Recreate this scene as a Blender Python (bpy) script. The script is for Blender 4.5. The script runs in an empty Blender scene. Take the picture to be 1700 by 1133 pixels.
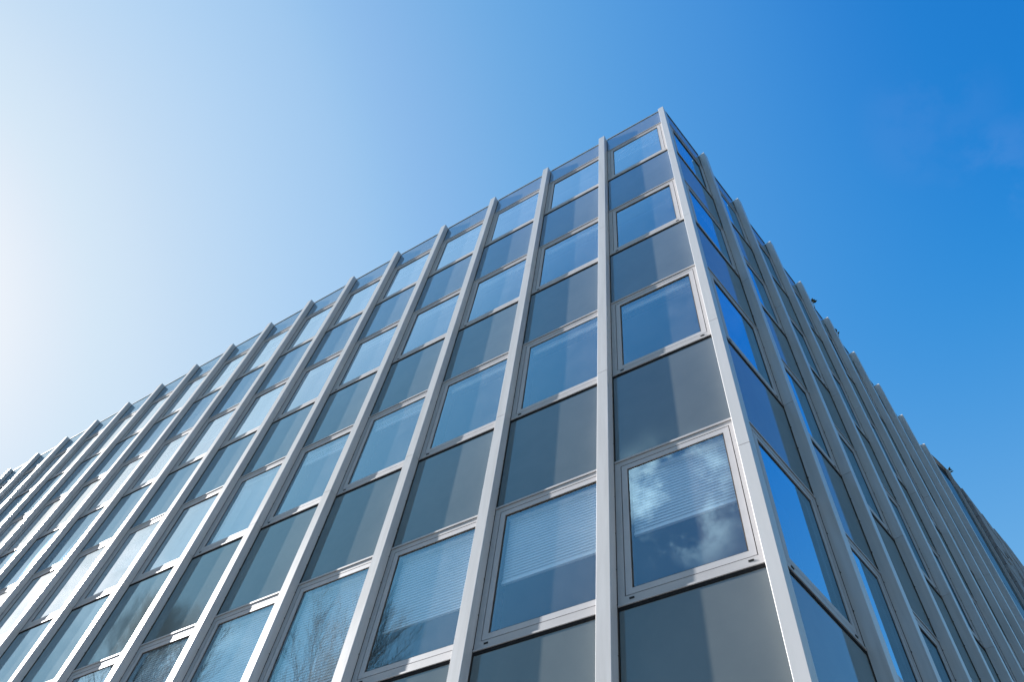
import bpy, math, random
from mathutils import Vector, Matrix
random.seed(7)
C = bpy.context.scene.collection
S = 1.4                                    # one facade module in metres
# ---- measured geometry, in modules -------------------------------------------------
CAM = (0.6675, -3.2083, -9.7713)
CR = ((0.84500, 0.52559, 0.09910), (0.40170, -0.74588, 0.53130), (-0.35310, 0.40910, 0.84140))
FPX = 1248.85                              # focal length in pixels of a 1700 px wide frame
HH, HF, PP = 2.3046, 1.7996, 1.8285        # storey height, fin top, parapet top (above top sill)
D, T, WR, YO = 0.0832, 0.0955, 0.9525, 0.0272
DR, ANG = 0.0914, 0.1624
C0, C1, TC, HT = -0.0581, 0.0204, 0.1332, -0.1607
ZG = CAM[2] * S - 1.6
def Z(z): return z * S - ZG                # module height above top sill -> metres above ground
NL, NR, ROWS = 26, 9, 5
LEFT = (Vector((0, 0, 0)), 0.0)
RIGHT = (Vector((0, 0, 0)), math.pi / 2 - ANG)
def R_pt(s, off=0.0, z=0.0):               # point on the right facade (metres)
    return Vector((math.sin(ANG) * s + math.cos(ANG) * off, math.cos(ANG) * s - math.sin(ANG) * off, z))

# ---- object helpers --------------------------------------------------------------------
def tag(o, label=None, cat=None, group=None, kind=None):
    if label: o['label'] = label
    if cat: o['category'] = cat
    if group: o['group'] = group
    if kind: o['kind'] = kind
    return o
def empty(name, loc=(0, 0, 0)):
    o = bpy.data.objects.new(name, None); C.objects.link(o); o.location = loc; o.empty_display_size = .3
    return o
class MB:
    def __init__(s): s.v = []; s.f = []; s.smooth = False
    def box(s, x0, x1, y0, y1, z0, z1):
        n = len(s.v)
        s.v += [(x0,y0,z0),(x1,y0,z0),(x1,y1,z0),(x0,y1,z0),(x0,y0,z1),(x1,y0,z1),(x1,y1,z1),(x0,y1,z1)]
        s.f += [tuple(n+i for i in q) for q in ((0,3,2,1),(4,5,6,7),(0,1,5,4),(1,2,6,5),(2,3,7,6),(3,0,4,7))]
        return s
    def prism(s, poly, z0, z1):            # poly counter-clockwise seen from above
        n = len(s.v); k = len(poly)
        s.v += [(x, y, z0) for x, y in poly] + [(x, y, z1) for x, y in poly]
        s.f.append(tuple(n+i for i in reversed(range(k)))); s.f.append(tuple(n+k+i for i in range(k)))
        for i in range(k):
            j = (i+1) % k; s.f.append((n+i, n+j, n+k+j, n+k+i))
        return s
    def ring(s, x0, x1, z0, z1, l, r, b, t, y0, y1):   # rectangular frame with mitre-free butt joints
        s.box(x0, x0+l, y0, y1, z0, z1); s.box(x1-r, x1, y0, y1, z0, z1)
        s.box(x0+l, x1-r, y0, y1, z0, z0+b); s.box(x0+l, x1-r, y0, y1, z1-t, z1)
        return s
    def tube(s, pts, rads, n=6, caps=True):
        base = len(s.v); up = Vector((0, 0, 1))
        for i, p in enumerate(pts):
            p = Vector(p)
            d = (Vector(pts[min(i+1, len(pts)-1)]) - Vector(pts[max(i-1, 0)])).normalized()
            a = d.cross(up if abs(d.z) < .95 else Vector((1, 0, 0))).normalized(); b = d.cross(a)
            for k in range(n):
                t = 2*math.pi*k/n; s.v.append(tuple(p + (a*math.cos(t) + b*math.sin(t))*rads[i]))
        for i in range(len(pts)-1):
            for k in range(n):
                q = base+i*n; s.f.append((q+k, q+(k+1) % n, q+n+(k+1) % n, q+n+k))
        if caps:
            s.f.append(tuple(base+k for k in range(n))); e = base+(len(pts)-1)*n
            s.f.append(tuple(e+k for k in reversed(range(n))))
        return s
    def mesh(s, name, mat):
        m = bpy.data.meshes.new(name); m.from_pydata(s.v, [], s.f); m.update()
        if s.smooth:
            for p in m.polygons: p.use_smooth = True
        m.materials.append(mat); return m
    def build(s, name, mat, parent=None, loc=(0, 0, 0), rz=0):
        return inst(name, s.mesh(name, mat), parent, loc, rz)
def inst(name, mesh, parent=None, loc=(0, 0, 0), rz=0, mat=None):
    o = bpy.data.objects.new(name, mesh)
    if mat: o.material_slots[0].link = 'OBJECT'; o.material_slots[0].material = mat
    C.objects.link(o); o.location = loc; o.rotation_euler = (0, 0, rz)
    if parent: o.parent = parent
    return o

# ---- materials ---------------------------------------------------------------------------
def newmat(name):
    m = bpy.data.materials.new(name); m.use_nodes = True; nt = m.node_tree
    for n in list(nt.nodes): nt.nodes.remove(n)
    out = nt.nodes.new('ShaderNodeOutputMaterial')
    return m, nt, out
def N(nt, t, **k):
    n = nt.nodes.new(t)
    for a, b in k.items():
        if a in n.inputs: n.inputs[a].default_value = b
        else: setattr(n, a, b)
    return n
def L(nt, a, b): nt.links.new(a, b)
def ramp(nt, src, p0, c0, p1, c1):
    r = nt.nodes.new('ShaderNodeValToRGB'); e = r.color_ramp.elements
    e[0].position = p0; e[0].color = (*c0, 1); e[1].position = p1; e[1].color = (*c1, 1)
    L(nt, src, r.inputs[0]); return r
def objcoord(nt, scale=(1, 1, 1), rnd=True):
    tc = nt.nodes.new('ShaderNodeTexCoord'); mp = nt.nodes.new('ShaderNodeMapping')
    L(nt, tc.outputs['Object'], mp.inputs[0]); mp.inputs['Scale'].default_value = scale
    if rnd:
        oi = nt.nodes.new('ShaderNodeObjectInfo'); mm = N(nt, 'ShaderNodeMath', operation='MULTIPLY'); mm.inputs[1].default_value = 37.0
        L(nt, oi.outputs['Random'], mm.inputs[0])
        cx = nt.nodes.new('ShaderNodeCombineXYZ')
        for i in range(3): L(nt, mm.outputs[0], cx.inputs[i])
        L(nt, cx.outputs[0], mp.inputs['Location'])
    return mp.outputs[0]
def paint(name, col, dark, rough=.35, spec=.5, metal=0., streak=(9, 9, .7), bump=.0, coat=0., rvar=.1):
    m, nt, out = newmat(name); b = nt.nodes.new('ShaderNodeBsdfPrincipled'); L(nt, b.outputs[0], out.inputs[0])
    co = objcoord(nt, streak)
    n1 = N(nt, 'ShaderNodeTexNoise', Scale=1.6, Detail=7.0, Roughness=.62); L(nt, co, n1.inputs['Vector'])
    r = ramp(nt, n1.outputs[0], .33, dark, .62, col); L(nt, r.outputs[0], b.inputs['Base Color'])
    co2 = objcoord(nt, (1, 1, 1))
    n2 = N(nt, 'ShaderNodeTexNoise', Scale=7.0, Detail=5.0); L(nt, co2, n2.inputs['Vector'])
    rr = N(nt, 'ShaderNodeMapRange'); L(nt, n2.outputs[0], rr.inputs[0])
    rr.inputs['To Min'].default_value = rough-rvar; rr.inputs['To Max'].default_value = rough+rvar
    L(nt, rr.outputs[0], b.inputs['Roughness'])
    b.inputs['Specular IOR Level'].default_value = spec; b.inputs['Metallic'].default_value = metal
    b.inputs['Coat Weight'].default_value = coat; b.inputs['Coat Roughness'].default_value = .06
    if bump:
        n3 = N(nt, 'ShaderNodeTexNoise', Scale=1.3, Detail=2.0); L(nt, co2, n3.inputs['Vector'])
        bp = N(nt, 'ShaderNodeBump', Strength=1.0, Distance=bump); L(nt, n3.outputs[0], bp.inputs['Height'])
        L(nt, bp.outputs[0], b.inputs['Normal'])
        if coat: L(nt, bp.outputs[0], b.inputs['Coat Normal'])
    return m
M_fin = paint('fin_paint', (.495, .483, .48), (.435, .422, .415), .30, .6, rvar=.03)
M_post = paint('post_paint', (.53, .515, .51), (.50, .488, .48), .30, .6, rvar=.03)
M_frame = paint('frame_aluminium', (.40, .39, .395), (.37, .36, .365), .48, .28, streak=(3, 3, 3))
M_sash = paint('sash_aluminium', (.42, .41, .42), (.39, .38, .39), .45, .3, streak=(3, 3, 3))
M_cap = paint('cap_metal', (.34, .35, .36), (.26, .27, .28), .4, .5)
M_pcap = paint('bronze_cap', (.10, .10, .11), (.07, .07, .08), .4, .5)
M_gasket = paint('gasket', (.075, .06, .05), (.04, .035, .03), .8, .2, streak=(4, 4, 4))
M_dark = paint('dark_core', (.02, .02, .022), (.012, .012, .014), .9, .1)
M_slot = paint('slot_black', (.03, .03, .032), (.02, .02, .02), .6, .3)

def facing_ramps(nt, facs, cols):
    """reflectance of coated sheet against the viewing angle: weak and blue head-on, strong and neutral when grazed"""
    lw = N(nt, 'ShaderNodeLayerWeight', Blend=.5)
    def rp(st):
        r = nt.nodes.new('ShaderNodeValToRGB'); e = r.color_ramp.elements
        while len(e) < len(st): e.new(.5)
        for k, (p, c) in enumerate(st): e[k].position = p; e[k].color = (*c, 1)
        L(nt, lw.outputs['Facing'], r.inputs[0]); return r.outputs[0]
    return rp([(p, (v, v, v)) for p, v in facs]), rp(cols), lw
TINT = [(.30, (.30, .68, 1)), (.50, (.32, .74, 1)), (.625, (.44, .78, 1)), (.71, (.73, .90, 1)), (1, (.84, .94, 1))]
SKY_TINT_R = [(.60, (.32, .66, .90)), (1, (.40, .72, .93))]  # right face: deeper blue of a polarised sky reflection put into the tint
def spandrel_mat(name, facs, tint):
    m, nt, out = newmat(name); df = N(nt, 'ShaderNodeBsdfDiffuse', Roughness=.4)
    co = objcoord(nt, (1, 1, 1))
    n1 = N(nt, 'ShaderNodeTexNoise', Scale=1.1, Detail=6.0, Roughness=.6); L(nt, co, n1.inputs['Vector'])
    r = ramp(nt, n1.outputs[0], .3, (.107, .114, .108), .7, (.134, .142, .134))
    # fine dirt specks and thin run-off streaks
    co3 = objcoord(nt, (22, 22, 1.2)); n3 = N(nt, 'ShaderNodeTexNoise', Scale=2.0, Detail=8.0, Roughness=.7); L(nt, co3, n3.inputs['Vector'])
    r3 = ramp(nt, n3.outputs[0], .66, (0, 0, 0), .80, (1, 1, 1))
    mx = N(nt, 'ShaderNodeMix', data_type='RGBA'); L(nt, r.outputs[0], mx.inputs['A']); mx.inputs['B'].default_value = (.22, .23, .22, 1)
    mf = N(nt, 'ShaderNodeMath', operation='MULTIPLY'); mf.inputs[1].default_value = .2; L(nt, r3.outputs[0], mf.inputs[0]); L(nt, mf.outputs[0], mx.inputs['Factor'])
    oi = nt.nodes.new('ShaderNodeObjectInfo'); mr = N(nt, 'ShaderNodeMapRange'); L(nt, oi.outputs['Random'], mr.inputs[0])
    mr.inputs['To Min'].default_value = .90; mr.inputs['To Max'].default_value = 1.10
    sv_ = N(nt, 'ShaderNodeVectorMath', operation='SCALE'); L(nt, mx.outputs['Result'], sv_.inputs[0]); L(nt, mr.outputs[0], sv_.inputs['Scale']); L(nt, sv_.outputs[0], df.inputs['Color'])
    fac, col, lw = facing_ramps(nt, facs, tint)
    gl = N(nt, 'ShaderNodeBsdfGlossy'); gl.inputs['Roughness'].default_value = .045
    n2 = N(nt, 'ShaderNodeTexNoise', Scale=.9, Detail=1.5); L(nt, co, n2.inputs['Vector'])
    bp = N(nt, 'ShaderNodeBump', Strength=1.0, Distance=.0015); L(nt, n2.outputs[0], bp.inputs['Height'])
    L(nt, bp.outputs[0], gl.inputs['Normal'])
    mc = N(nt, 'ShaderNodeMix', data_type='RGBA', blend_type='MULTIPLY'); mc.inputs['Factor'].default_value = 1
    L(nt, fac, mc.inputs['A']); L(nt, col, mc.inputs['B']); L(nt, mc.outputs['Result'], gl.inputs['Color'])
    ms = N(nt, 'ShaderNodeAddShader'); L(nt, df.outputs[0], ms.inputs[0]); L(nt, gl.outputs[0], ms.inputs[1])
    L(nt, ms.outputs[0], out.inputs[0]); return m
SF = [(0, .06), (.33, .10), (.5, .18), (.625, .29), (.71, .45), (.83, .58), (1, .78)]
SFR = [(0, .06), (.5, .15), (.75, .36), (.85, .46), (1, .65)]  # right face: dimmer sky reflection set into the sheet's reflectance
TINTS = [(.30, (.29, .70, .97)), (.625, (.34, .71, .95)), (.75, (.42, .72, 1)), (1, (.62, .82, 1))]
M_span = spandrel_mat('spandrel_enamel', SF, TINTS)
M_spanR = spandrel_mat('side_spandrel_sky_tint', SFR, SKY_TINT_R)  # same panels as the left, darker blue sky reflection put into the colour

def glass_mat(name, facs, tint_r, tint=(.90, .95, .97), dust=.045, wave=.00022):
    m, nt, out = newmat(name)
    tr = N(nt, 'ShaderNodeBsdfTransparent'); tr.inputs[0].default_value = (*tint, 1)
    gl = N(nt, 'ShaderNodeBsdfGlossy'); gl.inputs['Roughness'].default_value = .005
    df = N(nt, 'ShaderNodeBsdfDiffuse')
    co = objcoord(nt, (1, 1, 1))
    n2 = N(nt, 'ShaderNodeTexNoise', Scale=1.1, Detail=1.0); L(nt, co, n2.inputs['Vector'])
    bp = N(nt, 'ShaderNodeBump', Strength=1.0, Distance=wave); L(nt, n2.outputs[0], bp.inputs['Height']); L(nt, bp.outputs[0], gl.inputs['Normal'])
    # dust film, a little patchy
    n3 = N(nt, 'ShaderNodeTexNoise', Scale=3.5, Detail=8.0, Roughness=.65); L(nt, co, n3.inputs['Vector'])
    rd = ramp(nt, n3.outputs[0], .30, (dust*.65,)*3, .75, (dust*1.4,)*3); L(nt, rd.outputs[0], df.inputs['Color'])
    fac, col, lw = facing_ramps(nt, facs, tint_r); L(nt, col, gl.inputs['Color'])
    m1 = N(nt, 'ShaderNodeMixShader'); L(nt, fac, m1.inputs[0]); L(nt, tr.outputs[0], m1.inputs[1]); L(nt, gl.outputs[0], m1.inputs[2])
    m2 = N(nt, 'ShaderNodeAddShader'); L(nt, m1.outputs[0], m2.inputs[0]); L(nt, df.outputs[0], m2.inputs[1])
    # the inner face of the pane only lets light through
    ge = nt.nodes.new('ShaderNodeNewGeometry'); t2 = N(nt, 'ShaderNodeBsdfTransparent'); m3 = N(nt, 'ShaderNodeMixShader')
    L(nt, ge.outputs['Backfacing'], m3.inputs[0]); L(nt, m2.outputs[0], m3.inputs[1]); L(nt, t2.outputs[0], m3.inputs[2])
    L(nt, m3.outputs[0], out.inputs[0]); return m
GF = [(0, .11), (.33, .20), (.5, .36), (.625, .50), (.71, .80), (.83, .90), (1, .95)]
M_glass = glass_mat('window_glass', GF, TINT)
M_glassR = glass_mat('side_glass_sky_tint', GF, SKY_TINT_R, dust=.015)  # same glass as the left, polarised sky's blue painted into its reflection
M_aglass = glass_mat('annex_glass', [(0, .05), (.5, .08), (.8, .17), (1, .42)], [(.5, (.5, .7, .8)), (1, (.6, .8, .9))], (.15, .25, .28), .05)
M_blind = paint('blind_slats', (.86, .88, .89), (.82, .84, .85), .5, .4, streak=(2, 2, 2))
M_room = paint('room_plaster', (.16, .17, .18), (.14, .15, .16), .9, .2, streak=(.5, .5, .5))
M_ceil = paint('ceiling_tiles', (.22, .23, .24), (.19, .20, .21), .9, .2, streak=(.5, .5, .5))
M_conc = paint('concrete', (.30, .29, .28), (.22, .215, .21), .85, .3, streak=(1.5, 1.5, .6))
M_roof = paint('roof_felt', (.10, .10, .10), (.07, .07, .07), .9, .2, streak=(1, 1, 1))

# ---- building --------------------------------------------------------------------------------
bld = empty('office_building')
tag(bld, 'pale metal and glass office building with vertical fins and grey spandrels on both faces', 'building')
h = Z(0) - Z(-HH)
WH = 1.24 * S                              # window height with its frame
bot = .30
e_ = .002
# fins: cross-section with small chamfers on the front edges, cut by thin joints
def fin_mesh(name, depth, ztop, joints):
    b = MB(); hw = T*S/2; c = .0035; dd = depth*S
    cs = [(-hw, .045), (-hw, -dd+c), (-hw+c, -dd), (hw-c, -dd), (hw, -dd+c), (hw, .045)]
    zs = [bot] + sorted(Z(j) for j in joints if bot < Z(j) < ztop-.2) + [ztop]
    for a, z1 in zip(zs[:-1], zs[1:]):
        b.prism(cs, a+(.003 if a > bot else 0), z1-(.003 if z1 < ztop else 0))
    b.box(-hw+.006, hw-.006, -dd+.008, .04, bot+.01, ztop-.02)
    return b.mesh(name, M_fin)
def gasket_mesh(depth, ztop, screws):
    b = MB(); hw = T*S/2
    for s in (-1, 1):
        x0, x1 = (hw, hw+.0045) if s > 0 else (-hw-.0045, -hw)
        b.box(x0, x1, -.0035, .03, bot+.02, ztop-.04)
    if screws:
        z = bot+.4; k = 0
        while z < ztop-.2:
            for s in (-1, 1):
                x = s*(hw+.003); b.box(x-.005, x+.005, -.010, -.003, z, z+.009)
            z += .36+.05*((k*7) % 3); k += 1
    return b.mesh('gasket', M_gasket)
JN = [-1.65, -4.60, -7.55]
fmL = fin_mesh('fin', D, Z(HF), JN); gmL = gasket_mesh(D, Z(HF), True)
for i in range(1, NL+1):
    f = inst('fin', fmL, bld, (-i*S, 0, 0)); inst('gasket', gmL, f)
RAISE = {4: .03, 5: .13, 6: .20, 7: .28, 8: .35, 9: .42}      # the right hand roof edge climbs a little
def raise_(side, i): return RAISE.get(i+1, 0)*S if side == 'R' else 0
gmR = gasket_mesh(DR, Z(HF), True)
fmR = {}
for i in range(1, NR+1):
    zt = Z(HF+RAISE.get(i, 0)); fm = fin_mesh('fin', DR, zt, [-1.65-.75*(i % 2), -4.60, -7.55])
    p = R_pt((WR*i+YO)*S); f = inst('fin', fm, bld, p, RIGHT[1]); inst('gasket', gmR, f)
# corner post
b = MB(); zt = Z(HF+HT); js = [Z(v) for v in (-.36, -2.42, -4.55, -6.06, -8.4)]
zs = [bot]+sorted(js)+[zt]; c = .003
x0, x1, y0, y1 = C0*S, C1*S, -D*S, (TC-D)*S
cs = [(x0, y0+c), (x0+c, y0), (x1-c, y0), (x1, y0+c), (x1, y1), (x1-.06, y1+.02), (x0, .045)]
for a, z1 in zip(zs[:-1], zs[1:]): b.prism(cs, a+(.003 if a > bot else 0), z1-(.003 if z1 < zt else 0))
b.box(x0+.01, x1-.01, y0+.01, y1-.01, bot+.01, zt-.02)
b.build('corner_post', M_post, bld)

# window kit: one set of meshes for every clear width
kits = {}
def kit(w):
    key = round(w, 3)
    if key in kits: return kits[key]
    k = {}
    top = WH-.030; fs = .045*S; fb = .064*S; ft = .062*S
    b = MB(); b.ring(0, w, .020, top, fs, fs, fb-.020, ft-.03, 0, .09); k['frame'] = b.mesh('window', M_frame)
    g = .008
    sx0, sx1, sz0, sz1 = fs+g, w-fs-g, fb+g, top-(ft-.03)-g
    b = MB(); sw = .041*S; b.ring(sx0, sx1, sz0, sz1, sw, sw, sw, sw, .0015, .06); k['sash'] = b.mesh('sash', M_sash)
    b = MB(); b.ring(sx0-.004, sx1+.004, sz0-.004, sz1+.004, .02, .02, .02, .02, .012, .03); k['seal'] = b.mesh('seal', M_dark)
    b = MB(); gw = .012; b.ring(sx0+sw, sx1-sw, sz0+sw, sz1-sw, gw, gw, gw, gw, .011, .05); k['bead'] = b.mesh('glazing_bead', M_gasket)
    b = MB(); b.box(sx0+sw+.004, sx1-sw-.004, .016, .024, sz0+sw+.004, sz1-sw-.004); k['glass'] = b.mesh('glass_pane', M_glass)
    b = MB(); b.box(0.001, w-.001, -.010, .06, 0, .018); k['sill'] = b.mesh('sill', M_frame)
    b = MB(); b.box(0.001, w-.001, .000, .048, -.036, -.001); k['gap_shade'] = b.mesh('gap_shade_strip', M_dark)  # solid dark strip painting the shade of the open gap under the sill
    b = MB(); b.box(0.001, w-.001, -.010, .06, WH-.024, WH); k['head'] = b.mesh('head_trim', M_frame)
    b = MB(); b.box(-.022, .022, -.003, .004, 0, .013); b.box(-.022, .022, -.007, -.003, .010, .015); k['drain'] = b.mesh('drain_cap', M_slot)
    k['in'] = (sx0+sw, sx1-sw, sz0+sw, sz1-sw); k['w'] = w
    kits[key] = k; return k
blinds = {}
def blind_mesh(k, frac):
    key = (round(k['w'], 3), frac)
    if key in blinds: return blinds[key]
    x0, x1, z0, z1 = k['in']; b = MB(); H = z1-z0; zt = z1-.0; zb = zt-H*frac
    b.box(x0-.01, x1+.01, .085, .125, zt, zt+.03)
    p = .036; z = zt-.02; a = math.radians(74); hw = .0235
    while z > zb+.03:
        n = len(b.v); dy, dz = math.cos(a)*hw, math.sin(a)*hw
        yc = .105
        b.v += [(x0, yc-dy, z-dz), (x1, yc-dy, z-dz), (x1, yc, z+.002), (x0, yc, z+.002), (x0, yc+dy, z+dz), (x1, yc+dy, z+dz)]
        b.v += [(x, y+.0012, zz-.0008) for x, y, zz in b.v[n:n+6]]
        b.f += [(n, n+1, n+2, n+3), (n+3, n+2, n+5, n+4), (n+7, n+6, n+9, n+8), (n+8, n+9, n+10, n+11), (n, n+6, n+7, n+1), (n+4, n+5, n+11, n+10)]
        z -= p
    b.box(x0, x1, .092, .118, zb, zb+.022)
    for x in (x0+.12, x1-.12): b.box(x-.001, x+.001, .080, .082, zb, zt)
    blinds[key] = b.mesh('blind', M_blind); return blinds[key]
BL = {('L', 3): [.55, .58, .66, .98, .98, .98, .98, .98, .98],
      ('L', 2): [.05, .05, .05, .12, .16, .98, .98, .6, .98, .98, .98, .98],
      ('L', 1): [.0, .05, .05, .05, .10, .05, .98, .5, .98, .98],
      ('R', 3): [.0, .0, .3], ('R', 2): [.0, .05, .6]}
TXT = {.0: None}
def spandrel(w, hgt):
    b = MB(); g = .008; b.box(g, w-g, .006, .034, .006, hgt-.010); return b.mesh('spandrel_panel', M_span)
spans = {}
def bay(side, i):
    """left edge x and clear width of bay i in facade coordinates (metres)"""
    if side == 'L':
        x1 = C0*S if i == 0 else -(i-T/2)*S
        return -(i+1-T/2)*S+.007, x1-.007*(i > 0)
    x0 = (TC-D)*S+.008 if i == 0 else (WR*i+YO+T/2)*S+.007
    return x0, (WR*(i+1)+YO-T/2)*S-.007
VIS = {('L', 0): 17, ('L', 1): 15, ('L', 2): 12, ('L', 3): 7, ('R', 0): 9, ('R', 1): 9, ('R', 2): 7, ('R', 3): 4}
rest_f, rest_g, rest_s = MB(), MB(), MB()
def addw(b, pts, M_):                       # append transformed boxes for the out-of-view remainder
    pass
def T_(side, x, y, z):
    if side == 'L': return (x, y, z)
    p = R_pt(x, -y, z); return tuple(p)
def rbox(b, side, x0, x1, y0, y1, z0, z1):
    n = len(b.v); b.box(x0, x1, y0, y1, z0, z1)
    if side == 'R': b.v[n:] = [T_('R', *v) for v in b.v[n:]]
for side, nb in (('L', NL), ('R', NR)):
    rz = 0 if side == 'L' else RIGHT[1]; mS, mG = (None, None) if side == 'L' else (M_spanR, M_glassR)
    for i in range(nb):
        x0, x1 = bay(side, i); w = x1-x0; k = kit(w)
        base = (lambda z: (x0, 0, z)) if side == 'L' else (lambda z: tuple(R_pt(x0, 0, z)))
        # fascia panel under the parapet
        fz0 = Z(0)+WH+.012; fh = Z(PP)-.03-fz0
        fh += raise_(side, i)
        key = (round(w, 3), 'fascia', round(fh, 3))
        if key not in spans:
            b = MB(); b.box(.006, w-.006, .006, .034, 0, fh); spans[key] = b.mesh('fascia_panel', M_span)
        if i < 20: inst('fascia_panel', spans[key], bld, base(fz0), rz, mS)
        else: rbox(rest_s, side, x0+.006, x1-.006, .006, .034, fz0, fz0+fh)
        ra = raise_(side, i); b = MB(); b.box(0, w, -.006, .30, Z(PP)-.028+ra, Z(PP)-.004+ra)
        if ra: b.box(0, w, .05, .29, Z(PP)-.028, Z(PP)-.029+ra)
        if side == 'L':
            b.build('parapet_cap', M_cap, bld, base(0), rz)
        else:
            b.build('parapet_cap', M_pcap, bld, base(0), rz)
        for r in range(ROWS):
            zs0 = Z(-HH*r); sh = h-WH-.028
            if r == ROWS-1: sh = zs0-.93
            vis = i < VIS.get((side, r), 0)
            if vis:
                wn = inst('window', k['frame'], bld, base(zs0), rz)
                inst('sash', k['sash'], wn); inst('seal', k['seal'], wn); inst('glazing_bead', k['bead'], wn)
                gp = inst('glass_pane', k['glass'], wn, mat=mG); gp.rotation_euler = (math.radians(random.uniform(-.12, .12)), 0, math.radians(random.uniform(-.2, .2))); inst('sill', k['sill'], wn); inst('gap_shade_strip', k['gap_shade'], wn); inst('head_trim', k['head'], wn)
                if (r >= 1 and i < 6): 
                    inst('drain_cap', k['drain'], wn, (.125, 0, .048)); inst('drain_cap', k['drain'], wn, (w-.125, 0, .048))
                fr = BL.get((side, r), []); fr = fr[i] if i < len(fr) else random.choice([0, 0, .05, .05, .1, .3])
                if fr > 0:
                    inst('blind', blind_mesh(k, fr), wn)
                    if fr > .4 and fr < .9: wn['label'] = 'window with a white slatted blind lowered about halfway'
                    elif fr >= .9: wn['label'] = 'window with its white slatted blind fully lowered'
                key = (round(w, 3), 'sp')
                if key not in spans: spans[key] = spandrel(w, sh)
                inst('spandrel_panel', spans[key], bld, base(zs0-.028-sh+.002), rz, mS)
            else:
                fs = .045*S
                for a in ((0, fs, .02, WH), (w-fs, w, .02, WH)): rbox(rest_f, side, x0+a[0], x0+a[1], 0, .09, zs0+a[2], zs0+a[3])
                rbox(rest_f, side, x0+fs, x1-fs, 0, .09, zs0+.0, zs0+.15); rbox(rest_f, side, x0+fs, x1-fs, 0, .09, zs0+WH-.15, zs0+WH)
                rbox(rest_g, side, x0+fs, x1-fs, .016, .024, zs0+.15, zs0+WH-.15)
                rbox(rest_s, side, x0+.008, x1-.008, .006, .034, zs0-.028-sh+.006, zs0-.028)
o = rest_f.build('window_frame', M_frame, bld); tag(o, kind='stuff')
o = rest_g.build('glass_pane', M_glass, bld); tag(o, kind='stuff')
o = rest_s.build('spandrel_panel', M_span, bld); tag(o, kind='stuff')

# backing wall: storey bands and piers behind the fins
b = MB()
XL = -(NL)*S; SR = (WR*NR+YO)*S
for r in range(ROWS+1):
    if r == 0: za, zb = Z(0)+WH-.04, Z(PP)-.03
    else: za, zb = Z(-HH*r)+WH-.04, Z(-HH*(r-1))+.05
    rbox(b, 'L', XL, -.06, .050, .30, za, zb); rbox(b, 'R', .12, SR, .050, .30, za, zb)
rbox(b, 'L', XL, -.06, .052, .298, bot, .95); rbox(b, 'R', .12, SR, .052, .298, bot, .95)
for i in range(0, NL+1): x = -i*S-(.10 if i == 0 else 0); rbox(b, 'L', x-.10, x+.10, .092 if i else .094, .295, bot, Z(PP)-.04)
for i in range(1, NR+1): x = (WR*i+YO)*S; rbox(b, 'R', x-.10, x+.10, .092, .295, bot, Z(PP)-.04)
b.build('wall', M_dark, bld)
b = MB(); rbox(b, 'L', XL, C0*S, -.03, .05, 0, .90); rbox(b, 'R', .10, SR, -.03, .05, 0, .90); b.build('plinth', M_conc, bld)
# floor slabs, ceilings, inner core, roof
er = R_pt(SR, -.30); foot = [(-.35, .30), (er.x, er.y), (XL+.2, er.y), (XL+.2, .30)]
def fl(r): return Z(-HH*r)-.35
b = MB()
for r in range(ROWS): b.prism(foot, fl(r)-.25, fl(r))
b.build('floor_slab', M_conc, bld)
b = MB()
for r in range(ROWS): b.prism([(x*.999, y*.999+.01) for x, y in foot], fl(r)-.30, fl(r)-.255)
b.prism([(x*.999, y*.999+.01) for x, y in foot], Z(0)+WH+.03, Z(0)+WH+.07)
b.build('ceiling', M_ceil, bld)
b = MB(); b.prism(foot, Z(0)+WH+.08, Z(PP)-.35); b.build('roof', M_roof, bld)
b = MB(); b.prism([(-5.2, 5.2), (er.x-5.6, er.y-.2), (XL+3, er.y-.2), (XL+3, 5.2)], .1, Z(0)+WH); b.build('inner_wall', M_room, bld)
b = MB(); b.box(XL-.25, XL-.02, -.02, er.y, 0, Z(PP)-.02); b.prism([(XL, er.y+.02), (er.x-.1, er.y+.02), (er.x-.1, er.y+.3), (XL, er.y+.3)], 0, Z(PP)-.02); b.build('end_wall', M_conc, bld)

# ---- annex: dark glass stair tower and rough stone wall past the last fin --------------------------
ax = empty('annex_building', tuple(R_pt(SR+.2)))
tag(ax, 'taller far wing of dark glass and rough brown stone beyond the last right hand fin', 'building')
def apart(name, m, bx, off=0):
    b = MB()
    for q in bx: rbox(b, 'R', *q)
    b.v = [(x-ax.location.x, y-ax.location.y, z) for x, y, z in b.v]
    return b.build(name, m, ax)
def stone_mat():
    m, nt, out = newmat('rough_stone'); b = nt.nodes.new('ShaderNodeBsdfPrincipled'); L(nt, b.outputs[0], out.inputs[0])
    co = objcoord(nt, (1, 1, 1), False)
    n1 = N(nt, 'ShaderNodeTexNoise', Scale=2.4, Detail=8.0, Roughness=.7); L(nt, co, n1.inputs['Vector'])
    r = ramp(nt, n1.outputs[0], .3, (.16, .15, .155), .7, (.33, .32, .33)); L(nt, r.outputs[0], b.inputs['Base Color'])
    b.inputs['Roughness'].default_value = .75
    bp = N(nt, 'ShaderNodeBump', Strength=.8, Distance=.05); L(nt, n1.outputs[0], bp.inputs['Height']); L(nt, bp.outputs[0], b.inputs['Normal'])
    return m
M_stone = stone_mat()
s0, s1, s2, s3 = SR+.09, 11.0*S, 11.7*S, 20*S
TOP = [(9.0, 2.55), (10, 3.2), (11, 3.75), (12.3, 3.76), (13, 3.80), (14.4, 4.17), (17, 4.74), (21, 5.4)]
def ztop(x):
    q = x/S
    for (a, za), (b_, zb) in zip(TOP[:-1], TOP[1:]):
        if q <= b_: return Z(za+(zb-za)*(q-a)/(b_-a))
    return Z(TOP[-1][1])
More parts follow.
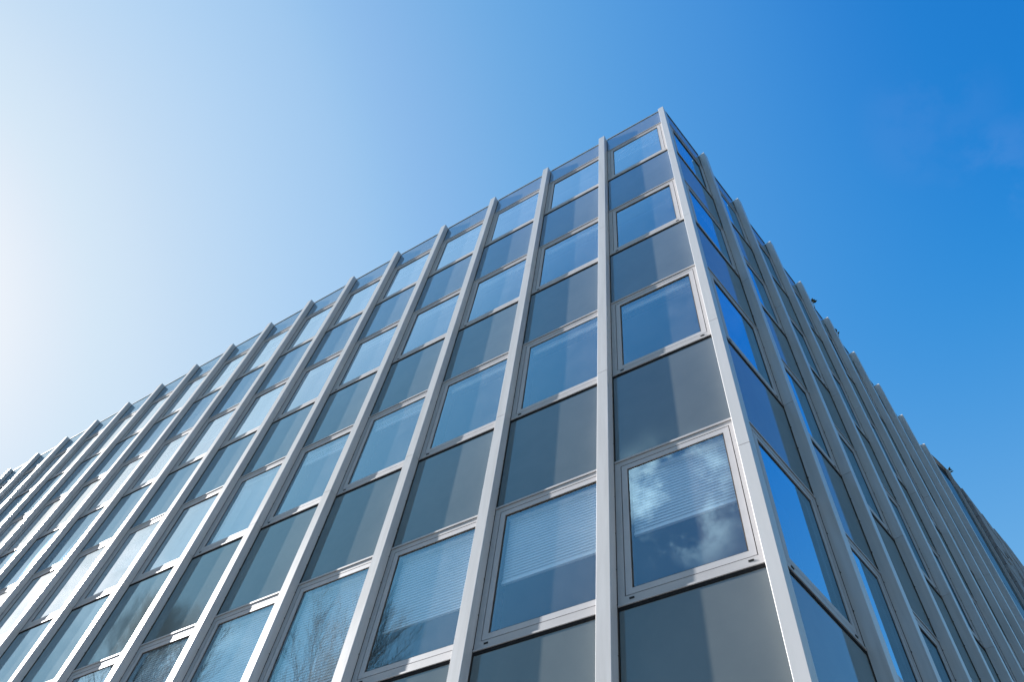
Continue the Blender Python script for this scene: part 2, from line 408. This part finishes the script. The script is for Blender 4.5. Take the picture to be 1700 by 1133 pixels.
def sloped(name, m, bx, dz=0.):
    """boxes whose upper face follows the climbing roof line: (x0, x1, y0, y1, z0, z1 or None)"""
    b = MB()
    for x0, x1, y0, y1, z0, z1 in bx:
        n = len(b.v); b.box(x0, x1, y0, y1, z0, 1.0)
        for k, x in ((4, x0), (5, x1), (6, x1), (7, x0)):
            v = b.v[n+k]; b.v[n+k] = (v[0], v[1], min(ztop(x)+dz, z1 if z1 else 1e9))
        b.v[n:] = [T_('R', *v) for v in b.v[n:]]
    b.v = [(x-ax.location.x, y-ax.location.y, z) for x, y, z in b.v]
    return b.build(name, m, ax)
sloped('dark_backing', M_dark, [(s0+.03, s1, .06, .14, 0, None), (s1, s2, .06, .14, 0, None)], -.05)
z = 1.0
while z < Z(3.8):
    for a, c_ in ((s0+.03, s1-.03), (s1+.03, s2-.02)):
        if z+.3 < ztop(a): sloped('glass_panel', M_aglass, [(a, c_, .02, .04, z+.02, z+1.53)], -.06)
    z += 1.55
sloped('mullion', M_frame, [(s1-.03, s1+.03, -.04, .055, .3, None)], -.03)
sloped('end_panel', M_frame, [(s0-.0, s0+.03, .0, .14, .3, None)], -.01)
random.seed(3); st = []; hc = .62; j = 0
while .1+j*hc < Z(5.2):
    x = s2; zz = .1+j*hc
    while x < s3:
        ww = random.uniform(.7, 1.5)
        if zz+.12 < ztop(x): st.append((x, min(x+ww-.012, s3), -.05+random.uniform(-.03, .02), .12, zz, zz+hc-.012))
        x += ww
    j += 1
sloped('stone_cladding', M_stone, st, -.02)
xs = [s2+.01, 13*S, 14.4*S, 17*S, s3]
sloped('stone_backing', M_conc, [(a, c_, .02, .5, 0, None) for a, c_ in zip(xs[:-1], xs[1:])], -.04)
xs = [s0, 10*S, 11*S, 12.3*S, 13*S, 14.4*S, 17*S, s3]
b = MB()
for a, c_ in zip(xs[:-1], xs[1:]):
    n = len(b.v); b.box(a, c_, .0, .15, 0, 1)
    for k, x in ((0, a), (1, c_), (2, c_), (3, a), (4, a), (5, c_), (6, c_), (7, a)): v = b.v[n+k]; b.v[n+k] = (v[0], v[1], ztop(x)+(.002 if k < 4 else .035))
    b.v[n:] = [T_('R', *v) for v in b.v[n:]]
b.v = [(x-ax.location.x, y-ax.location.y, z) for x, y, z in b.v]; b.build('coping', M_cap, ax)
apart('rear_wall', M_conc, [(s0, s3, .52, 8, 0, Z(2.0))])
apart('plinth', M_conc, [(s0, s2, -.03, .10, 0, .98)])

# ---- weeds sprouting on the roof edge ------------------------------------------------------------
M_weed = paint('weed_green', (.06, .07, .03), (.03, .035, .02), .7, .3)
def weed(p, hgt, leaves, lab, seed):
    rd = random.Random(seed); e = empty('rooftop_weed', p); tag(e, lab, 'plant', 'weeds growing on the roof edge')
    b = MB(); top = Vector((rd.uniform(.0, .06), 0, hgt)); b.tube([(0, 0, -.1), top*.5+Vector((.02, 0, 0)), top], [.01, .008, .005], 5); b.build('stem', M_weed, e)
    for k in range(leaves):
        b = MB(); a = rd.uniform(0, 6.28); t = rd.uniform(.55, 1); p0 = top*t; ln = rd.uniform(.09, .16)
        d = Vector((math.cos(a), math.sin(a), rd.uniform(.1, .9))).normalized(); sd = d.cross(Vector((0, 0, 1))).normalized()*ln*.28
        n_ = Vector((0, 0, .004)); q = [p0, p0+d*ln*.5+sd, p0+d*ln, p0+d*ln*.5-sd]
        b.v = [tuple(v) for v in q]+[tuple(v-n_) for v in q]; b.f = [(0, 1, 2, 3), (7, 6, 5, 4), (0, 4, 5, 1), (1, 5, 6, 2), (2, 6, 7, 3), (3, 7, 4, 0)]
        b.build('leaf', M_weed, e)
WEEDS = []

# ---- ground, pavement, road ---------------------------------------------------------------------------
def ground_mat(name, c0, c1, sc, rough, bump=.01):
    m, nt, out = newmat(name); b = nt.nodes.new('ShaderNodeBsdfPrincipled'); L(nt, b.outputs[0], out.inputs[0])
    co = objcoord(nt, (1, 1, 1), False)
    n1 = N(nt, 'ShaderNodeTexNoise', Scale=sc, Detail=9.0, Roughness=.65); L(nt, co, n1.inputs['Vector'])
    r = ramp(nt, n1.outputs[0], .3, c0, .7, c1); L(nt, r.outputs[0], b.inputs['Base Color']); b.inputs['Roughness'].default_value = rough
    bp = N(nt, 'ShaderNodeBump', Strength=.6, Distance=bump); L(nt, n1.outputs[0], bp.inputs['Height']); L(nt, bp.outputs[0], b.inputs['Normal'])
    return m
M_grass = ground_mat('ground_grass', (.035, .038, .025), (.06, .062, .04), .6, .95, .05)
M_asph = ground_mat('asphalt', (.04, .04, .042), (.065, .065, .066), 6, .85)
M_pave = ground_mat('paving', (.19, .185, .18), (.25, .24, .235), 2.5, .8)
M_line = ground_mat('road_paint', (.6, .6, .58), (.75, .75, .73), 5, .6)
def slab(name, poly, z0, z1, m): o = MB().prism(poly, z0, z1).build(name, m); tag(o, kind='structure'); return o
slab('ground', [(-900, -900), (900, -900), (900, 900), (-900, 900)], -.6, -.15, M_grass)
pv = [(-60, -5), (6.2, -5), (10.5, 40), (4, 40), (2, er.y), (0, .1), (-60, .1)]
slab('pavement', pv, -.2, -.004, M_pave)
slab('road', [(-120, -13), (16, -13), (16, -5.15), (-120, -5.15)], -.3, -.125, M_asph)
slab('road', [(6.4, -5.0), (16, -5.0), (21, 60), (12.5, 60)], -.3, -.121, M_asph)
b = MB(); b.box(-60, 6.2, -5.15, -5.0, -.2, .0); o = b.build('kerb', M_conc); tag(o, kind='structure')
b = MB()
for k in range(24): b.box(-100+k*5, -97+k*5, -9.2, -9.05, -.124, -.119)
o = b.build('road_marking', M_line); tag(o, kind='structure')

# ---- bare trees across the street (they show in the lower windows) ----------------------------------------
M_bark = paint('bark', (.21, .19, .18), (.14, .125, .12), .9, .2, streak=(6, 6, 1.5))
def bare_tree(p, H, spread, seed, lab, rc):
    rd = random.Random(seed); e = empty('bare_tree', p); tag(e, lab, 'tree', 'bare trees across the street')
    tr, br, tw = MB(), MB(), MB(); tr.smooth = br.smooth = True
    def grow(b0, pos, d, ln, r, lvl):
        if lvl and (math.hypot(pos.x, pos.y) > rc*(1-.15*lvl/5) or pos.z > H): return
        ln = min(ln, 4.2) if lvl == 1 else ln
        n = 4 if lvl < 3 else 3; pts = [pos]; rads = [r]; dd = d.copy()
        for k in range(n):
            dd = (dd + Vector((rd.uniform(-1, 1), rd.uniform(-1, 1), rd.uniform(0, 1.1)))*(.10+.04*lvl)).normalized()
            pts.append(pts[-1]+dd*ln/n); rads.append(r*(1-.55*(k+1)/n))
        tgt = tr if lvl == 0 else (br if lvl < 4 else tw)
        tgt.tube(pts, rads, 8 if lvl == 0 else (5 if lvl < 3 else 3), caps=False)
        if lvl >= 5: return
        kids = [15, 8, 7, 6, 4, 0][lvl]
        for q in range(kids):
            t = (.35 if lvl == 0 else .25)+(.65 if lvl == 0 else .75)*(q+rd.random())/kids
            i = min(int(t*n), n-1); u = t*n-i; pp = pts[i].lerp(pts[i+1], min(u, 1)); rr = rads[i]*(1-u)+rads[i+1]*u
            ax_ = Vector((rd.uniform(-1, 1), rd.uniform(-1, 1), rd.uniform(-.5, .5))); ax_ = dd.cross(ax_).normalized()
            nd = (dd*math.cos(.6)+ax_*math.sin(rd.uniform(.3, .75))*spread).normalized(); nd.z += .2; nd.normalize()
            grow(b0, pp, nd, ln*rd.uniform(.43, .64)*(1-.25*t if lvl == 0 else 1), max(rr*.42, .004), lvl+1)
    grow(None, Vector((0, 0, -.2)), Vector((.02, .02, 1)), H*.80, H*.013, 0)
    tr.build('trunk', M_bark, e); br.build('limbs', M_bark, e); o = tw.build('twigs', M_bark, e); tag(o, kind='stuff')
    return e
import sys
TREES = [((-25.0, -10.0, 0), 19.5, .9, 5, 'tall leafless tree with a broad twiggy crown reflected in the lower left windows', 4.2),
         ((-20.3, -13.4, 0), 22.0, .9, 11, 'slimmer leafless tree standing nearer the street corner', 4.3)]
for t in TREES: bare_tree(*t)

# ---- added stand-in lamp, poles and overhead cable -------------------------------------------------------------------
M_pole = paint('galvanised_steel', (.35, .36, .37), (.27, .28, .29), .5, .5, metal=.4)
M_wood = paint('pole_wood', (.16, .12, .09), (.10, .08, .06), .85, .2, streak=(8, 8, .6))
M_lens = paint('lamp_lens', (.6, .62, .62), (.55, .57, .57), .2, .6)
M_cable = paint('cable_black', (.02, .02, .02), (.015, .015, .015), .6, .3)
lp = empty('lamp_standin', (-2.6, -9.6, 0)); tag(lp, 'added street lamp standing in for a dark shape reflected in the corner spandrel', 'street lamp')  # added to be mirrored as the unidentified dark silhouette low in the corner spandrel
b = MB(); b.smooth = True; b.tube([(0, 0, -.15), (0, 0, .9), (0, 0, 6), (0, 0, 10.1)], [.11, .10, .075, .055], 12); b.build('pole', M_pole, lp)
b = MB(); b.smooth = True; b.tube([(-.75, 0, 10.02), (-.55, 0, 10.22), (0, 0, 10.32), (.55, 0, 10.22), (.75, 0, 10.02)], [.06, .16, .2, .16, .06], 12); b.build('lamp_head', M_pole, lp)
b = MB(); b.box(-.5, .5, -.09, .09, 9.98, 10.05); b.build('lamp_lens', M_lens, lp)
PA, PB = Vector((5.35, -7.0, 0)), Vector((4.75, 15.5, 0))
for p, lab in ((PA, 'wooden utility pole at the street corner'), (PB, 'wooden utility pole by the far annex')):
    e = empty('utility_pole', tuple(p)); tag(e, lab, 'utility pole', 'utility poles carrying the cable')
    b = MB(); b.smooth = True; b.tube([(0, 0, -.2), (0, 0, 6), (0, 0, 11.3)], [.15, .13, .10], 10); b.build('pole', M_wood, e)
    b = MB(); b.box(-.6, .6, -.06, .06, 10.8, 10.92); b.build('crossarm', M_wood, e)
    b = MB(); b.smooth = True; b.tube([(0, 0, 11.3), (0, 0, 11.36), (0, 0, 11.42)], [.05, .06, .03], 8); b.build('insulator', M_lens, e)
b = MB(); pts = []
for k in range(25):
    t = k/24; p = PA.lerp(PB, t); pts.append((p.x, p.y, 11.4-1.0*4*t*(1-t)*.45))
b.tube(pts, [.016]*25, 6); o = b.build('overhead_cable', M_cable); tag(o, 'thin black overhead cable strung between the wooden poles', 'cable')

# ---- camera ------------------------------------------------------------------------------------------------------
cam = bpy.data.objects.new('camera', bpy.data.cameras.new('camera')); C.objects.link(cam)
r, u, f = (Vector(v).normalized() for v in CR)
u = (u-r*u.dot(r)).normalized(); f = u.cross(r) if u.cross(r).dot(f) > 0 else r.cross(u)
cam.matrix_world = Matrix.Translation((CAM[0]*S, CAM[1]*S, 1.6)) @ Matrix((r, u, -f)).transposed().to_4x4()
cam.data.sensor_width = 36; cam.data.lens = FPX/1700*36; cam.data.clip_end = 5000; cam.data.clip_start = .05
bpy.context.scene.camera = cam

def unproject(px, py):                      # used only to place the roof weeds on the roof edge
    d = (f + r*(px-850)/FPX - u*(py-566.5)/FPX).normalized(); return Vector((CAM[0]*S, CAM[1]*S, 1.6)), d

# weeds stand in the gutter just inside the parapet
weed(tuple(R_pt(4.45*S, .0, Z(PP)+.12)), .34, 9, 'dark bushy sprig on the roof edge nearest the corner', 1)
weed(tuple(R_pt(5.30*S, .0, Z(PP)+.22)), .36, 5, 'thin two leaved sprig on the roof edge halfway along the right face', 2)
weed(tuple(R_pt(11.2*S, .0, ztop(11.2*S)+.0)), .22, 6, 'small pale sprig on top of the dark glass wing', 3)

# ---- light -----------------------------------------------------------------------------------------------------
sv = Vector((-1, -.173, .626)).normalized()
el = math.asin(sv.z); az = math.atan2(sv.x, sv.y)
sun = bpy.data.objects.new('sun', bpy.data.lights.new('sun', 'SUN')); C.objects.link(sun)
sun.data.energy = 4.1; sun.data.angle = math.radians(.5); sun.data.color = (1, .965, .93)
sun.rotation_euler = (-sv).to_track_quat('-Z', 'Y').to_euler()
w = bpy.data.worlds.new('World'); bpy.context.scene.world = w; w.use_nodes = True; nt = w.node_tree
for n in list(nt.nodes): nt.nodes.remove(n)
out = nt.nodes.new('ShaderNodeOutputWorld'); bg = nt.nodes.new('ShaderNodeBackground'); L(nt, bg.outputs[0], out.inputs[0])
sky = nt.nodes.new('ShaderNodeTexSky'); sky.sky_type = 'NISHITA'; sky.sun_disc = False
sky.sun_elevation = el; sky.sun_rotation = az; sky.altitude = 0; sky.air_density = 1.0; sky.dust_density = 2.0; sky.ozone_density = 3.0
hs = N(nt, 'ShaderNodeHueSaturation'); hs.inputs['Saturation'].default_value = 1.25; hs.inputs['Value'].default_value = 1.0
L(nt, sky.outputs[0], hs.inputs['Color'])
tc = nt.nodes.new('ShaderNodeTexCoord'); gen = tc.outputs['Generated']
def vdot(v):
    d = N(nt, 'ShaderNodeVectorMath', operation='DOT_PRODUCT'); L(nt, gen, d.inputs[0]); d.inputs[1].default_value = tuple(Vector(v).normalized()); return d.outputs['Value']
def mrange(s, a, b_, c=0, d=1, smooth=True):
    n = N(nt, 'ShaderNodeMapRange'); n.interpolation_type = 'SMOOTHSTEP' if smooth else 'LINEAR'
    L(nt, s, n.inputs[0]); n.inputs['From Min'].default_value = a; n.inputs['From Max'].default_value = b_; n.inputs['To Min'].default_value = c; n.inputs['To Max'].default_value = d
    return n.outputs[0]
def math_(op, a, b_):
    n = N(nt, 'ShaderNodeMath', operation=op); n.use_clamp = False
    for i, s in enumerate((a, b_)):
        if isinstance(s, (int, float)): n.inputs[i].default_value = s
        else: L(nt, s, n.inputs[i])
    return n.outputs[0]
def dirv(azd, eld):
    a, e = math.radians(azd), math.radians(eld); return (math.sin(a)*math.cos(e), math.cos(a)*math.cos(e), math.sin(e))
sc1 = N(nt, 'ShaderNodeVectorMath', operation='SCALE'); sc1.inputs['Scale'].default_value = .1; L(nt, hs.outputs[0], sc1.inputs[0])
cv = nt.nodes.new('ShaderNodeRGBCurve'); L(nt, sc1.outputs[0], cv.inputs['Color'])
def setc(c_, pts):
    c_.points[0].location = pts[0]; c_.points[1].location = pts[-1]
    for p_ in pts[1:-1]: c_.points.new(*p_)
    for p_ in c_.points: p_.handle_type = 'AUTO_CLAMPED'
setc(cv.mapping.curves[0], [(0, 0), (.020, .003), (.034, .058), (.065, .165), (.085, .225), (.115, .290), (.168, .380), (.48, .585), (.75, .68), (1, .77)])
setc(cv.mapping.curves[1], [(0, 0), (.070, .185), (.087, .290), (.125, .418), (.160, .49), (.227, .60), (.515, .745), (1, .86)])
setc(cv.mapping.curves[2], [(0, 0), (.10, .36), (.181, .631), (.205, .71), (.262, .775), (.386, .875), (.651, .915), (1, .945)])
cv.mapping.update()
sxyz = nt.nodes.new('ShaderNodeSeparateXYZ'); L(nt, gen, sxyz.inputs[0])
hz = mrange(sxyz.outputs[2], .84, .25, 0, .42)
hm = N(nt, 'ShaderNodeMix', data_type='RGBA'); L(nt, hz, hm.inputs['Factor']); L(nt, cv.outputs[0], hm.inputs['A']); hm.inputs['B'].default_value = (.55, .75, .95, 1)
sc2 = N(nt, 'ShaderNodeVectorMath', operation='SCALE'); sc2.inputs['Scale'].default_value = 5.0; L(nt, hm.outputs['Result'], sc2.inputs[0])
cur = sc2.outputs[0]
# thin clouds: noise stretched over the sky, only in a few patches
nz = N(nt, 'ShaderNodeTexNoise', Scale=11.0, Detail=10.0, Roughness=.62, Distortion=.1); L(nt, gen, nz.inputs['Vector'])
den = mrange(nz.outputs[0], .42, .62)
def patch(azd, eld, rad, amt):
    return math_('MULTIPLY', mrange(vdot(dirv(azd, eld)), math.cos(math.radians(rad)), math.cos(math.radians(rad*.35))), amt)
ps = [patch(-159.6, 46.0, 5.8, 1.0), patch(-110, 26, 12, .16), patch(-121, 27, 8, .14), patch(26, 63, 5, .003), patch(27, 57.5, 4, .006)]
acc = ps[0]
for p_ in ps[1:]: acc = math_('MAXIMUM', acc, p_)
cf = math_('MULTIPLY', acc, den)
mx = N(nt, 'ShaderNodeMix', data_type='RGBA'); L(nt, cf, mx.inputs['Factor']); L(nt, cur, mx.inputs['A']); mx.inputs['B'].default_value = (21, 15.5, 14, 1)
L(nt, mx.outputs['Result'], bg.inputs['Color']); bg.inputs['Strength'].default_value = .05
sc = bpy.context.scene
sc.view_settings.view_transform = 'Standard'; sc.view_settings.look = 'None'; sc.view_settings.exposure = 2.0; sc.view_settings.gamma = 1
sc.render.engine = 'CYCLES'
sc.cycles.max_bounces = 8; sc.cycles.transparent_max_bounces = 12; sc.cycles.glossy_bounces = 5; sc.cycles.diffuse_bounces = 3
